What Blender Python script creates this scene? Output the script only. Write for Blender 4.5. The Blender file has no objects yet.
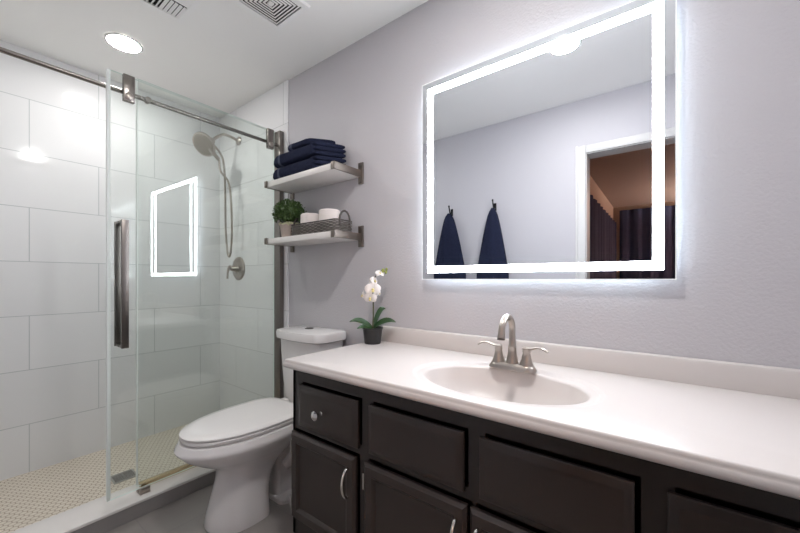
import bpy, bmesh, math, random
from mathutils import Vector, Matrix
random.seed(7)
PI = math.pi
SC = bpy.context.scene
COL = SC.collection

# ------------------------------------------------------------------ camera
CAM_Z = 1.119
YAW = math.atan2(265.0, 349.0)
cam_data = bpy.data.cameras.new('camera')
cam_data.sensor_width = 36.0
cam_data.lens = 349.0 / 800.0 * 36.0
cam_data.shift_y = 12.5 / 800.0
cam_data.clip_start = 0.02
cam = bpy.data.objects.new('camera', cam_data)
cam.location = (0, -1.40, CAM_Z)
cam.rotation_euler = (PI / 2, 0, YAW)
COL.objects.link(cam)
SC.camera = cam

# ------------------------------------------------------------------ world, exposure
w = bpy.data.worlds.new('world')
SC.world = w
w.use_nodes = True
w.node_tree.nodes['Background'].inputs[0].default_value = (0.9, 0.92, 1.0, 1)
w.node_tree.nodes['Background'].inputs[1].default_value = 0.05
vs = SC.view_settings
vs.view_transform = 'Standard'
vs.look = 'None'
vs.gamma = 1.0
vs.use_curve_mapping = False
vs.exposure = 2.28
LED_POWER = 8.5
CAN_POWER = 50.0
BACKLIGHT_POWER = 2.2

CEIL = 2.44
WF = -1.524          # wall opposite the mirror
XL = -2.92           # far end wall of the shower
XR = 0.43            # right wall
XT = -1.99           # edge of the shower tiling


def srgb(r, g, b):
    def f(c):
        c /= 255.0
        return c / 12.92 if c <= 0.04045 else ((c + 0.055) / 1.055) ** 2.4
    return (f(r), f(g), f(b), 1.0)


# ------------------------------------------------------------------ materials
def nt(name):
    m = bpy.data.materials.new(name)
    m.use_nodes = True
    t = m.node_tree
    return m, t, t.nodes['Principled BSDF']


def mat(name, col, rough=0.5, metal=0.0, noise=0.0, nscale=20.0, bump=0.0, bscale=150.0, bdist=0.002,
        coat=0.0, sheen=0.0, spec=0.5, trans=0.0, sub=0.0):
    m, t, p = nt(name)
    p.inputs['Base Color'].default_value = col
    p.inputs['Roughness'].default_value = rough
    p.inputs['Metallic'].default_value = metal
    p.inputs['Coat Weight'].default_value = coat
    p.inputs['Sheen Weight'].default_value = sheen
    p.inputs['Specular IOR Level'].default_value = spec
    p.inputs['Transmission Weight'].default_value = trans
    if noise > 0 or bump > 0:
        tc = t.nodes.new('ShaderNodeTexCoord')
    if noise > 0:
        n = t.nodes.new('ShaderNodeTexNoise')
        n.inputs['Scale'].default_value = nscale
        n.inputs['Detail'].default_value = 5
        t.links.new(tc.outputs['Object'], n.inputs['Vector'])
        mx = t.nodes.new('ShaderNodeMix')
        mx.data_type = 'RGBA'
        mx.inputs[6].default_value = [c * (1 - noise) for c in col[:3]] + [1]
        mx.inputs[7].default_value = [min(1, c * (1 + noise)) for c in col[:3]] + [1]
        t.links.new(n.outputs['Fac'], mx.inputs[0])
        t.links.new(mx.outputs[2], p.inputs['Base Color'])
    if bump > 0:
        n2 = t.nodes.new('ShaderNodeTexNoise')
        n2.inputs['Scale'].default_value = bscale
        n2.inputs['Detail'].default_value = 3
        t.links.new(tc.outputs['Object'], n2.inputs['Vector'])
        b = t.nodes.new('ShaderNodeBump')
        b.inputs['Strength'].default_value = bump
        b.inputs['Distance'].default_value = bdist
        t.links.new(n2.outputs['Fac'], b.inputs['Height'])
        t.links.new(b.outputs['Normal'], p.inputs['Normal'])
    return m


def emit(name, col, strength):
    m, t, p = nt(name)
    p.inputs['Base Color'].default_value = (0.8, 0.8, 0.8, 1)
    p.inputs['Emission Color'].default_value = col
    p.inputs['Emission Strength'].default_value = strength
    return m


def tile_mat(name, axis, u0, v0, wdt, hgt, col, grout, msize, rough, vary=0.03):
    """running-bond tile on the plane (axis, z)"""
    m, t, p = nt(name)
    g = t.nodes.new('ShaderNodeNewGeometry')
    s = t.nodes.new('ShaderNodeSeparateXYZ')
    t.links.new(g.outputs['Position'], s.inputs[0])

    def sub(sock, v):
        a = t.nodes.new('ShaderNodeMath')
        a.operation = 'SUBTRACT'
        a.inputs[1].default_value = v
        t.links.new(sock, a.inputs[0])
        return a.outputs[0]
    c = t.nodes.new('ShaderNodeCombineXYZ')
    t.links.new(sub(s.outputs['XY'.index(axis)], u0), c.inputs[0])
    t.links.new(sub(s.outputs[2 if len(name) and not name.endswith('floor') else (1 if axis == 'X' else 0)], v0), c.inputs[1])
    b = t.nodes.new('ShaderNodeTexBrick')
    b.offset = 0.5
    b.offset_frequency = 2
    b.inputs['Scale'].default_value = 1.0
    b.inputs['Brick Width'].default_value = wdt
    b.inputs['Row Height'].default_value = hgt
    b.inputs['Mortar Size'].default_value = msize
    b.inputs['Mortar Smooth'].default_value = 0.1
    b.inputs['Bias'].default_value = 0.0
    b.inputs['Color1'].default_value = [x * (1 - vary) for x in col[:3]] + [1]
    b.inputs['Color2'].default_value = [min(1, x * (1 + vary)) for x in col[:3]] + [1]
    b.inputs['Mortar'].default_value = grout
    t.links.new(c.outputs[0], b.inputs['Vector'])
    src = b.outputs['Color']
    if name.endswith('floor'):
        n = t.nodes.new('ShaderNodeTexNoise')
        n.inputs['Scale'].default_value = 5
        n.inputs['Detail'].default_value = 6
        t.links.new(g.outputs['Position'], n.inputs['Vector'])
        mr = t.nodes.new('ShaderNodeMapRange')
        mr.inputs[3].default_value = 0.8
        mr.inputs[4].default_value = 1.2
        t.links.new(n.outputs['Fac'], mr.inputs[0])
        mx = t.nodes.new('ShaderNodeMix')
        mx.data_type = 'RGBA'
        mx.blend_type = 'MULTIPLY'
        mx.inputs[0].default_value = 1.0
        t.links.new(src, mx.inputs[6])
        t.links.new(mr.outputs[0], mx.inputs[7])
        src = mx.outputs[2]
    t.links.new(src, p.inputs['Base Color'])
    p.inputs['Roughness'].default_value = rough
    bp = t.nodes.new('ShaderNodeBump')
    bp.invert = True
    bp.inputs['Strength'].default_value = 0.4
    bp.inputs['Distance'].default_value = 0.001
    t.links.new(b.outputs['Fac'], bp.inputs['Height'])
    t.links.new(bp.outputs['Normal'], p.inputs['Normal'])
    return m


def hex_mat(name, pitch, col, col2, grout):
    """small hexagon mosaic: distance to two interleaved lattices"""
    m, t, p = nt(name)
    g = t.nodes.new('ShaderNodeNewGeometry')

    def vm(op, a, b=None):
        n = t.nodes.new('ShaderNodeVectorMath')
        n.operation = op
        for i, x in enumerate((a, b)):
            if x is None:
                continue
            if isinstance(x, tuple):
                n.inputs[i].default_value = x
            else:
                t.links.new(x, n.inputs[i])
        return n.outputs[0] if op not in ('LENGTH',) else n.outputs['Value']
    sw = t.nodes.new('ShaderNodeSeparateXYZ'); t.links.new(g.outputs['Position'], sw.inputs[0])
    cb = t.nodes.new('ShaderNodeCombineXYZ')
    t.links.new(sw.outputs[1], cb.inputs[0]); t.links.new(sw.outputs[0], cb.inputs[1])
    flat = cb.outputs[0]
    P = (pitch, pitch * 1.7320508, 1.0)
    half = (pitch / 2, pitch * 0.8660254, 0.0)

    def lat(off):
        v = vm('ADD', flat, (off[0] + 10 * P[0] * 40, off[1] + 10 * P[1] * 40, 0.0))
        v = vm('MODULO', v, P)
        v = vm('SUBTRACT', v, half)
        a = vm('ABSOLUTE', v)
        s = t.nodes.new('ShaderNodeSeparateXYZ')
        t.links.new(a, s.inputs[0])
        # hex distance: max(x, x/2 + y*sqrt3/2)
        d = t.nodes.new('ShaderNodeMath'); d.operation = 'MULTIPLY'; d.inputs[1].default_value = 0.8660254
        t.links.new(s.outputs[1], d.inputs[0])
        e = t.nodes.new('ShaderNodeMath'); e.operation = 'MULTIPLY_ADD'; e.inputs[1].default_value = 0.5
        t.links.new(s.outputs[0], e.inputs[0]); t.links.new(d.outputs[0], e.inputs[2])
        f = t.nodes.new('ShaderNodeMath'); f.operation = 'MAXIMUM'
        t.links.new(s.outputs[0], f.inputs[0]); t.links.new(e.outputs[0], f.inputs[1])
        return f.outputs[0]
    mn = t.nodes.new('ShaderNodeMath'); mn.operation = 'MINIMUM'
    t.links.new(lat((0, 0)), mn.inputs[0]); t.links.new(lat(half), mn.inputs[1])
    mr = t.nodes.new('ShaderNodeMapRange')
    mr.inputs[1].default_value = pitch * 0.40
    mr.inputs[2].default_value = pitch * 0.46
    t.links.new(mn.outputs[0], mr.inputs[0])
    n = t.nodes.new('ShaderNodeTexNoise'); n.inputs['Scale'].default_value = 22
    t.links.new(g.outputs['Position'], n.inputs['Vector'])
    mc = t.nodes.new('ShaderNodeMix'); mc.data_type = 'RGBA'
    mc.inputs[6].default_value = col; mc.inputs[7].default_value = col2
    t.links.new(n.outputs['Fac'], mc.inputs[0])
    mx = t.nodes.new('ShaderNodeMix'); mx.data_type = 'RGBA'
    t.links.new(mr.outputs[0], mx.inputs[0])
    t.links.new(mc.outputs[2], mx.inputs[6]); mx.inputs[7].default_value = grout
    t.links.new(mx.outputs[2], p.inputs['Base Color'])
    p.inputs['Roughness'].default_value = 0.35
    return m


def pane_mat(name, tint):
    """clear pane: straight transmission plus a Fresnel mirror reflection, the same for every ray"""
    m = bpy.data.materials.new(name)
    m.use_nodes = True
    t = m.node_tree
    t.nodes.clear()
    out = t.nodes.new('ShaderNodeOutputMaterial')
    g = t.nodes.new('ShaderNodeNewGeometry')
    ior = t.nodes.new('ShaderNodeMapRange')
    ior.inputs[3].default_value = 1.5
    ior.inputs[4].default_value = 1 / 1.5
    t.links.new(g.outputs['Backfacing'], ior.inputs[0])
    fr = t.nodes.new('ShaderNodeFresnel')
    t.links.new(ior.outputs[0], fr.inputs['IOR'])
    tr = t.nodes.new('ShaderNodeBsdfTransparent')
    tr.inputs[0].default_value = tint
    gl = t.nodes.new('ShaderNodeBsdfGlossy')
    gl.inputs['Roughness'].default_value = 0.0
    mx = t.nodes.new('ShaderNodeMixShader')
    t.links.new(fr.outputs[0], mx.inputs[0])
    t.links.new(tr.outputs[0], mx.inputs[1])
    t.links.new(gl.outputs[0], mx.inputs[2])
    t.links.new(mx.outputs[0], out.inputs[0])
    return m


M = {}
M['paint'] = mat('lavender_grey_paint', srgb(196, 193, 197), 0.55, bump=0.5, bscale=110, bdist=0.0035)
M['paint_front'] = mat('lavender_grey_paint_front', srgb(196, 193, 197), 0.6)
M['ceiling'] = mat('ceiling_white', srgb(246, 245, 242), 0.8, bump=0.2, bscale=90, bdist=0.002)
M['tile_left'] = tile_mat('white_wall_tile', 'Y', -0.78, -0.029, 0.62, 0.312, srgb(230, 230, 231), srgb(194, 197, 198), 0.0022, 0.10)
M['tile_back'] = tile_mat('white_wall_tile_head', 'X', -2.66, -0.029, 0.62, 0.312, srgb(238, 238, 239), srgb(208, 209, 209), 0.0022, 0.10)
M['tile_floor'] = tile_mat('grey_tile_floor', 'X', -1.75, -0.4, 0.9, 0.45, srgb(152, 146, 142), srgb(144, 139, 136), 0.003, 0.35)
M['curb_grey'] = mat('dark_grey_curb_tile', srgb(150, 146, 144), 0.4, noise=0.15, nscale=6)
M['curb_white'] = mat('white_curb_stone', srgb(232, 228, 224), 0.2)
M['mosaic'] = hex_mat('beige_hex_mosaic', 0.027, srgb(216, 206, 190), srgb(230, 222, 208), srgb(166, 148, 126))
M['pane'] = pane_mat('clear_glass', (0.977, 0.993, 0.983, 1))
M['glass_edge'] = mat('glass_edge', srgb(222, 236, 230), 0.15, spec=0.6)
M['shelfmetal'] = mat('satin_shelf_metal', srgb(130, 121, 114), 0.42, 0.9)
M['nickel'] = mat('brushed_nickel', srgb(176, 168, 160), 0.28, 1.0, bump=0.05, bscale=300)
M['nickel_dark'] = mat('dark_brushed_nickel', srgb(128, 122, 118), 0.3, 1.0)
M['railmetal'] = mat('satin_rail_metal', srgb(142, 136, 131), 0.24, 1.0)
M['sprayface'] = mat('spray_face_grey', srgb(138, 131, 122), 0.5, 0.3)
M['chrome'] = mat('polished_chrome', srgb(215, 213, 210), 0.1, 1.0)
M['espresso'] = mat('espresso_wood', srgb(53, 45, 42), 0.34, noise=0.12, nscale=14)
M['espresso_body'] = mat('espresso_frame_wood', srgb(42, 36, 34), 0.4, noise=0.12, nscale=14)
M['toekick'] = mat('toe_kick_dark', srgb(30, 26, 25), 0.6)
M['counter'] = mat('cultured_marble', srgb(211, 204, 201), 0.34, noise=0.012, nscale=4)
M['china'] = mat('white_china', srgb(232, 228, 227), 0.1, coat=0.3)
M['seatplastic'] = mat('white_seat_plastic', srgb(236, 232, 230), 0.22)
M['mirror'] = mat('mirror_silver', (0.88, 0.915, 0.96, 1), 0.0, 1.0)
M['housing'] = mat('mirror_housing', srgb(200, 202, 205), 0.4, 0.6)
M['led'] = emit('led_light', (0.90, 0.94, 1.0, 1), LED_POWER)
M['edge'] = emit('lit_glass_edge', (0.9, 0.95, 1.0, 1), 0.06)
M['backlight'] = emit('led_backlight', (0.80, 0.93, 1.0, 1), BACKLIGHT_POWER)
M['can'] = emit('can_lens', (1.0, 0.975, 0.95, 1), CAN_POWER)
M['can_shower'] = emit('shower_can_lens', (1.0, 0.985, 0.96, 1), CAN_POWER * 0.58)
M['trimwhite'] = mat('white_trim', srgb(208, 206, 204), 0.35)
M['vent'] = mat('white_vent_metal', srgb(246, 245, 243), 0.5)
M['ventdark'] = mat('hollow_shade', srgb(38, 37, 38), 0.8)  # near-black colour standing in for shade inside the vents and drain
M['board'] = mat('white_shelf_board', srgb(232, 227, 224), 0.35, noise=0.02, nscale=6)
M['navy'] = mat('navy_terry', srgb(39, 43, 63), 0.95, spec=0.1, noise=0.25, nscale=60, bump=0.8, bscale=420, bdist=0.004)
M['navyband'] = mat('navy_woven_band', srgb(60, 65, 88), 0.8, bump=0.3, bscale=300)
M['hook'] = mat('black_hook_metal', srgb(28, 27, 28), 0.35, 0.6)
M['paper'] = mat('white_paper', srgb(236, 226, 222), 0.9, bump=0.3, bscale=160, bdist=0.002)
M['card'] = mat('cardboard', srgb(170, 145, 115), 0.9)
M['stonepot'] = mat('concrete_pot', srgb(178, 164, 154), 0.9, noise=0.15, nscale=60, bump=0.4, bscale=120)
M['leaf'] = mat('boxwood_leaf', srgb(70, 94, 48), 0.45, noise=0.75, nscale=130)
M['moss'] = mat('pale_moss', srgb(196, 196, 160), 0.95, noise=0.2, nscale=60)
M['stemgreen'] = mat('stem_green', srgb(70, 74, 42), 0.6)
M['orchleaf'] = mat('orchid_leaf', srgb(44, 74, 40), 0.32, noise=0.2, nscale=18)
M['petal'] = mat('orchid_petal', srgb(236, 228, 224), 0.6)
M['lip'] = mat('orchid_lip', srgb(220, 204, 140), 0.6)
M['bud'] = mat('orchid_bud', srgb(150, 160, 80), 0.6)
M['blackpot'] = mat('black_plastic_pot', srgb(40, 39, 40), 0.4)
M['soil'] = mat('soil', srgb(52, 42, 34), 0.95, bump=0.8, bscale=90)
M['basket'] = mat('grey_weave', srgb(104, 97, 92), 0.6, noise=0.6, nscale=110)
M['wire'] = mat('basket_wire', srgb(88, 82, 78), 0.35, 0.8)
M['drainmetal'] = mat('drain_metal', srgb(176, 173, 168), 0.45, 0.4)
M['goldreflect'] = mat('track_metal', srgb(206, 184, 146), 0.25, 1.0)  # gold tone of a reflection put into the channel metal's colour
M['rubber'] = mat('clear_seal', srgb(240, 244, 241), 0.4)
M['bedwall'] = mat('tan_bedroom_wall', srgb(190, 164, 146), 0.8)
M['bedceil'] = mat('warm_lit_bedroom_ceiling', srgb(186, 160, 146), 0.85)  # brown of the warm light put into the ceiling colour
M['bedfloor'] = mat('bedroom_floor', srgb(120, 104, 92), 0.7, noise=0.2, nscale=30)
M['curtain'] = mat('dark_curtain', srgb(72, 74, 98), 0.9, spec=0.1, noise=0.15, nscale=8)
M['lampshade'] = emit('added_warm_lamp', (1.0, 0.88, 0.78, 1), 230.0)  # glow of the unseen lamp added in the next room


# ------------------------------------------------------------------ mesh building
class MB:
    def __init__(self):
        self.v = []
        self.f = []
        self.m = []
        self.cur = 0

    def add(self, verts, faces):
        o = len(self.v)
        self.v += [tuple(p) for p in verts]
        for fc in faces:
            self.f.append([i + o for i in fc])
            self.m.append(self.cur)
        return self

    def bm(self, b, mtx=None):
        b.verts.ensure_lookup_table()
        b.verts.index_update()
        vs_ = [(mtx @ v.co if mtx else v.co) for v in b.verts]
        self.add([tuple(c) for c in vs_], [[v.index for v in fc.verts] for fc in b.faces])
        b.free()
        return self

    def box(self, a, c, bevel=0.0, seg=2, mtx=None):
        b = bmesh.new()
        bmesh.ops.create_cube(b, size=1.0)
        a, c = Vector(a), Vector(c)
        for v in b.verts:
            v.co = Vector([(a[i] + c[i]) / 2 + v.co[i] * abs(c[i] - a[i]) for i in range(3)])
        if bevel > 0:
            bmesh.ops.bevel(b, geom=list(b.edges), offset=bevel, offset_type='OFFSET', segments=seg, profile=0.5, affect='EDGES')
        return self.bm(b, mtx)

    def loft(self, rings, cap0=True, cap1=True, closed=True):
        n = len(rings[0])
        vs_, fs = [], []
        for r in rings:
            vs_ += [tuple(p) for p in r]
        for k in range(len(rings) - 1):
            for i in range(n if closed else n - 1):
                j = (i + 1) % n
                fs.append([k * n + i, k * n + j, (k + 1) * n + j, (k + 1) * n + i])
        if cap0:
            fs.append(list(range(n))[::-1])
        if cap1:
            fs.append([(len(rings) - 1) * n + i for i in range(n)])
        return self.add(vs_, fs)

    def tube(self, pts, rad, seg=12, caps=True, flat=1.0):
        pts = [Vector(p) for p in pts]
        if not isinstance(rad, (list, tuple)):
            rad = [rad] * len(pts)
        rings = []
        t0 = (pts[1] - pts[0]).normalized()
        up = Vector((0, 0, 1)) if abs(t0.z) < 0.9 else Vector((1, 0, 0))
        nrm = (up - t0 * up.dot(t0)).normalized()
        for i, p in enumerate(pts):
            a = pts[max(i - 1, 0)]
            b = pts[min(i + 1, len(pts) - 1)]
            tg = (b - a).normalized()
            nrm = (nrm - tg * nrm.dot(tg)).normalized()
            bi = tg.cross(nrm)
            rings.append([p + nrm * math.cos(2 * PI * k / seg) * rad[i] * flat + bi * math.sin(2 * PI * k / seg) * rad[i]
                          for k in range(seg)])
        return self.loft(rings, caps, caps)

    def lathe(self, prof, c=(0, 0, 0), seg=32, axis=(0, 0, 1), capa=True, capb=True):
        """prof: list of (radius, height along axis)"""
        ax = Vector(axis).normalized()
        q = Vector((0, 0, 1)).rotation_difference(ax).to_matrix()
        c = Vector(c)
        rings = []
        for r, h in prof:
            rings.append([c + q @ Vector((r * math.cos(2 * PI * k / seg), r * math.sin(2 * PI * k / seg), h)) for k in range(seg)])
        return self.loft(rings, capa, capb)

    def ball(self, c, r, sc=(1, 1, 1), u=16, v=10):
        b = bmesh.new()
        bmesh.ops.create_uvsphere(b, u_segments=u, v_segments=v, radius=r)
        for x in b.verts:
            x.co = Vector((x.co.x * sc[0] + c[0], x.co.y * sc[1] + c[1], x.co.z * sc[2] + c[2]))
        return self.bm(b)

    def build(self, name, mats, parent=None, origin=None, sharp=38, kind=None):
        if not isinstance(mats, (list, tuple)):
            mats = [mats]
        off = Vector((0, 0, 0))
        if parent is not None:
            off = WORLD[parent.name]
        elif origin is not None:
            off = Vector(origin)
        me = bpy.data.meshes.new(name)
        me.from_pydata([tuple(Vector(p) - off) for p in self.v], [], self.f)
        b = bmesh.new()
        b.from_mesh(me)
        bmesh.ops.recalc_face_normals(b, faces=b.faces)
        b.to_mesh(me)
        b.free()
        for mm in mats:
            me.materials.append(mm)
        for p, mi in zip(me.polygons, self.m):
            p.material_index = mi
            p.use_smooth = True
        me.set_sharp_from_angle(angle=math.radians(sharp))
        o = bpy.data.objects.new(name, me)
        COL.objects.link(o)
        if parent is not None:
            o.parent = parent
            WORLD[o.name] = off
        else:
            o.location = off
            WORLD[o.name] = off
        if kind:
            o['kind'] = kind
        return o


WORLD = {}


def thing(name, loc, label, cat, group=None):
    o = bpy.data.objects.new(name, None)
    o.empty_display_size = 0.05
    o.location = loc
    COL.objects.link(o)
    WORLD[o.name] = Vector(loc)
    return tag(o, label, cat, group)


def tag(o, label, cat, group=None):
    o['label'] = label
    o['category'] = cat
    if group:
        o['group'] = group
    return o


def copy_thing(o, loc, label=None, parent=None):
    c = o.copy()
    COL.objects.link(c)
    if parent is None:
        c.location = loc
        if label:
            c['label'] = label
    else:
        c.parent = parent
    for ch in list(o.children):
        copy_thing(ch, None, None, c)
    return c


def struct(name, a, c, m, bevel=0.0):
    return MB().box(a, c, bevel).build(name, m, kind='structure')


def catmull(pts, n=8):
    pts = [Vector(p) for p in pts]
    P = [pts[0] * 2 - pts[1]] + pts + [pts[-1] * 2 - pts[-2]]
    out = []
    for i in range(1, len(P) - 2):
        for k in range(n):
            t = k / n
            a, b, c, d = P[i - 1], P[i], P[i + 1], P[i + 2]
            out.append(0.5 * ((2 * b) + (c - a) * t + (2 * a - 5 * b + 4 * c - d) * t * t + (3 * b - a - 3 * c + d) * t ** 3))
    out.append(pts[-1])
    return out


# ------------------------------------------------------------------ structure
CX = -2.14           # inner side of the curb
struct('floor', (-1.967, WF - 0.12, -0.06), (XR, 0.0, 0.0), M['tile_floor'])
struct('floor_shower', (XL - 0.02, WF, -0.06), (CX, 0.0, 0.005), M['mosaic'])
struct('ceiling', (XL - 0.1, WF - 0.12, CEIL), (XR + 0.1, 0.1, CEIL + 0.08), M['ceiling'])
struct('wall_back', (XT, 0.0, -0.06), (XR + 0.1, 0.1, CEIL), M['paint'])
struct('wall_back_tiled', (XL - 0.02, -0.008, -0.06), (XT, 0.1, CEIL), M['tile_back'])
struct('wall_left', (XL - 0.1, WF, -0.06), (XL, 0.0, CEIL), M['tile_left'])
struct('wall_right', (XR, WF, -0.06), (XR + 0.1, 0.1, CEIL), M['paint_front'])
DX0, DX1, DZ = -0.455, 0.305, 2.03
mb = MB()
mb.box((-2.0, WF - 0.12, 0), (DX0 - 0.015, WF, CEIL))
mb.box((DX1 + 0.015, WF - 0.12, 0), (XR, WF, CEIL))
mb.box((DX0 - 0.015, WF - 0.12, DZ + 0.015), (DX1 + 0.015, WF, CEIL))
mb.build('wall_front', M['paint_front'], kind='structure')
struct('wall_front_tiled', (XL - 0.02, WF - 0.12, -0.06), (-2.0, WF, CEIL), M['tile_back'])
# doorway lining and casing
mb = MB()
mb.box((DX0 - 0.015, WF - 0.13, 0), (DX0, WF + 0.002, DZ))
mb.box((DX1, WF - 0.13, 0), (DX1 + 0.015, WF + 0.002, DZ))
mb.box((DX0 - 0.015, WF - 0.13, DZ), (DX1 + 0.015, WF + 0.002, DZ + 0.015))
cw = 0.062
for (s0, s1) in ((WF, WF + 0.016), (WF - 0.136, WF - 0.12)):
    mb.box((DX0 - cw - 0.006, s0, 0), (DX0 - 0.006, s1, DZ + cw), 0.004)
    mb.box((DX1 + 0.006, s0, 0), (DX1 + cw + 0.006, s1, DZ + cw), 0.004)
    mb.box((DX0 - 0.006, s0, DZ + 0.006), (DX1 + 0.006, s1, DZ + cw), 0.004)
    mb.box((DX0 - cw - 0.010, s0, 0), (DX0 - cw + 0.006, s1 + (0.006 if s0 == WF else 0), DZ + cw + 0.004), 0.003)
mb.build('door_1', M['trimwhite'], kind='structure')
# curb: grey tiled front under a white cap
mb = MB()
mb.box((CX + 0.004, WF, -0.06), (-1.969, -0.008, 0.066))
mb.cur = 1
mb.box((CX, WF, 0.066), (-1.963, -0.008, 0.08), 0.003)
mb.build('trim_1', [M['curb_grey'], M['curb_white']], kind='structure')
struct('baseboard_back', (XT + 0.03, -0.014, 0.0), (-1.195, -0.0005, 0.085), M['trimwhite'], 0.003)
struct('baseboard_front', (-1.95, WF, 0.0), (DX0 - cw - 0.012, WF + 0.014, 0.085), M['trimwhite'], 0.003)
# the next room, seen through the doorway in the mirror
BX0, BX1, BY = -0.76, 2.4, -6.2
struct('floor_bedroom', (BX0 - 0.1, BY - 0.1, -0.06), (BX1 + 0.1, WF - 0.12, 0.0), M['bedfloor'])
struct('ceiling_bedroom', (BX0 - 0.1, BY - 0.1, CEIL), (BX1 + 0.1, WF - 0.12, CEIL + 0.08), M['bedceil'])
struct('wall_bedroom_left', (BX0 - 0.1, BY - 0.1, 0), (BX0, WF - 0.12, CEIL), M['bedwall'])
struct('wall_bedroom_right', (BX1, BY - 0.1, 0), (BX1 + 0.1, WF - 0.12, CEIL), M['bedwall'])
struct('wall_bedroom_far', (BX0, BY - 0.1, 0), (BX1, BY, CEIL), M['bedwall'])
struct('wall_bedroom_near', (XR, WF - 0.12, 0), (BX1, WF - 0.02, CEIL), M['bedwall'])


# ------------------------------------------------------------------ ceiling fixtures
def can_light(x, y, label, lens):
    t = thing('recessed_light', (x, y, CEIL), label, 'ceiling light', 'recessed ceiling lights')
    MB().lathe([(0.0745, -0.001), (0.0755, -0.006), (0.083, -0.005), (0.087, -0.001)], (x, y, CEIL), 40, capa=False, capb=False).build('trim_ring', M['trimwhite'], t)
    MB().lathe([(0.0742, -0.001), (0.0742, -0.005), (0.058, -0.0075)], (x, y, CEIL), 40).build('lens', M[lens], t)
    return t


can_light(-2.412, -0.778, 'round white recessed light in the ceiling above the shower', 'can_shower')
can_light(-0.452, -0.80, 'round recessed ceiling light above the vanity, seen in the mirror', 'can')

# square exhaust grille with concentric rings
vx, vy, vh = -1.497, -0.448, 0.132
t = thing('exhaust_vent', (vx, vy, CEIL), 'square white ceiling exhaust grille of concentric square louvres', 'vent')


def sq_ring(mb, cx, cy, ho, hi, z0, z1, tilt=0.0):
    q = [(-1, -1), (1, -1), (1, 1), (-1, 1)]
    A = [(cx + a * ho, cy + b * ho, z1) for a, b in q]
    B = [(cx + a * hi, cy + b * hi, z1) for a, b in q]
    C_ = [(cx + a * (hi - tilt), cy + b * (hi - tilt), z0) for a, b in q]
    D_ = [(cx + a * (ho - tilt), cy + b * (ho - tilt), z0) for a, b in q]
    mb.loft([D_, A, B, C_, D_], False, False)


mb = MB(); sq_ring(mb, vx, vy, vh, vh - 0.026, CEIL - 0.012, CEIL - 0.001, 0.004)
mb.build('frame', M['vent'], t)
MB().box((vx - vh + 0.027, vy - vh + 0.027, CEIL - 0.003), (vx + vh - 0.027, vy + vh - 0.027, CEIL - 0.0005)).build('shade_sheet', M['ventdark'], t)  # flat dark sheet painted as the shade behind the louvres
mb = MB()
k = vh - 0.033
while k > 0.02:
    sq_ring(mb, vx, vy, k, k - 0.0068, CEIL - 0.0085, CEIL - 0.006, 0.0015)
    k -= 0.0145
mb.box((vx - 0.012, vy - 0.012, CEIL - 0.012), (vx + 0.012, vy + 0.012, CEIL - 0.004), 0.001)
mb.build('louvre_rings', M['vent'], t)

# air register with slats in groups
x0, x1, y0, y1 = -1.985, -1.68, -0.95, -0.645
t = thing('air_register', ((x0 + x1) / 2, (y0 + y1) / 2, CEIL), 'white multi-way ceiling air register with straight slats nearer the shower', 'vent')
mb = MB(); sq_ring(mb, (x0 + x1) / 2, (y0 + y1) / 2, 0.1525, 0.127, CEIL - 0.010, CEIL - 0.001, 0.005)
mb.build('frame', M['vent'], t)
MB().box((x0 + 0.03, y0 + 0.03, CEIL - 0.003), (x1 - 0.03, y1 - 0.03, CEIL - 0.0005)).build('shade_sheet', M['ventdark'], t)  # flat dark sheet, shade between the slats put into its colour
mb = MB()
for k in range(13):
    yy = y1 - 0.036 - k * 0.0185
    s = -0.33 if k < 5 else 0.8
    R = Matrix.Translation((0, yy, CEIL - 0.009)) @ Matrix.Rotation(s, 4, 'X')
    hw_ = 0.0068 if k < 5 else 0.0085
    mb.box((x0 + 0.028, -hw_, -0.0006), (x0 + 0.135, hw_, 0.0006), mtx=R)
for k in range(7):
    xx = x0 + 0.155 + k * 0.0185
    R = Matrix.Translation((xx, 0, CEIL - 0.009)) @ Matrix.Rotation(-0.3, 4, 'Y')
    mb.box((-0.0085, y0 + 0.028, -0.0006), (0.0085, y1 - 0.028, 0.0006), mtx=R)
mb.build('slats', M['vent'], t)

# ------------------------------------------------------------------ shower enclosure
GD, GR, GF = -2.033, -2.056, -2.082          # door pane, rail, fixed pane (x)
RZ = 2.010


GLASS_TILT = 0.0165


def pane(name, x, ya, yb, za, zb, parent, th=0.010):
    """glass sheet: faces of clear glass, ground edges green"""
    mb = MB()
    mb.box((x - th / 2, ya, za), (x + th / 2, yb, zb))
    R = Matrix.Translation((x, yb, 0)) @ Matrix.Rotation(GLASS_TILT, 4, 'Z') @ Matrix.Translation((-x, -yb, 0))
    mb.v = [tuple(R @ Vector(p)) for p in mb.v]
    mb.m = []
    for f in mb.f:
        n = (Vector(mb.v[f[1]]) - Vector(mb.v[f[0]])).cross(Vector(mb.v[f[2]]) - Vector(mb.v[f[1]]))
        mb.m.append(0 if abs(n.x) > 0.5 * n.length else 1)
    return mb.build(name, [M['pane'], M['glass_edge']], parent)


t = thing('fixed_glass_panel', (GF, -0.4, 0.08), 'fixed clear glass panel of the shower beside the tiled head wall', 'shower glass')
pane('pane', GF, -0.815, -0.012, 0.098, 2.105, t)
MB().box((GF + 0.006, -0.8185, 0.1055), (GF + 0.020, -0.8125, 2.105), 0.001).build('edge_seal', M['rubber'], t)
MB().box((GF - 0.016, -0.80, 0.0805), (GF + 0.018, -0.045, 0.104), 0.003).build('bottom_channel', M['goldreflect'], t)

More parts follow.
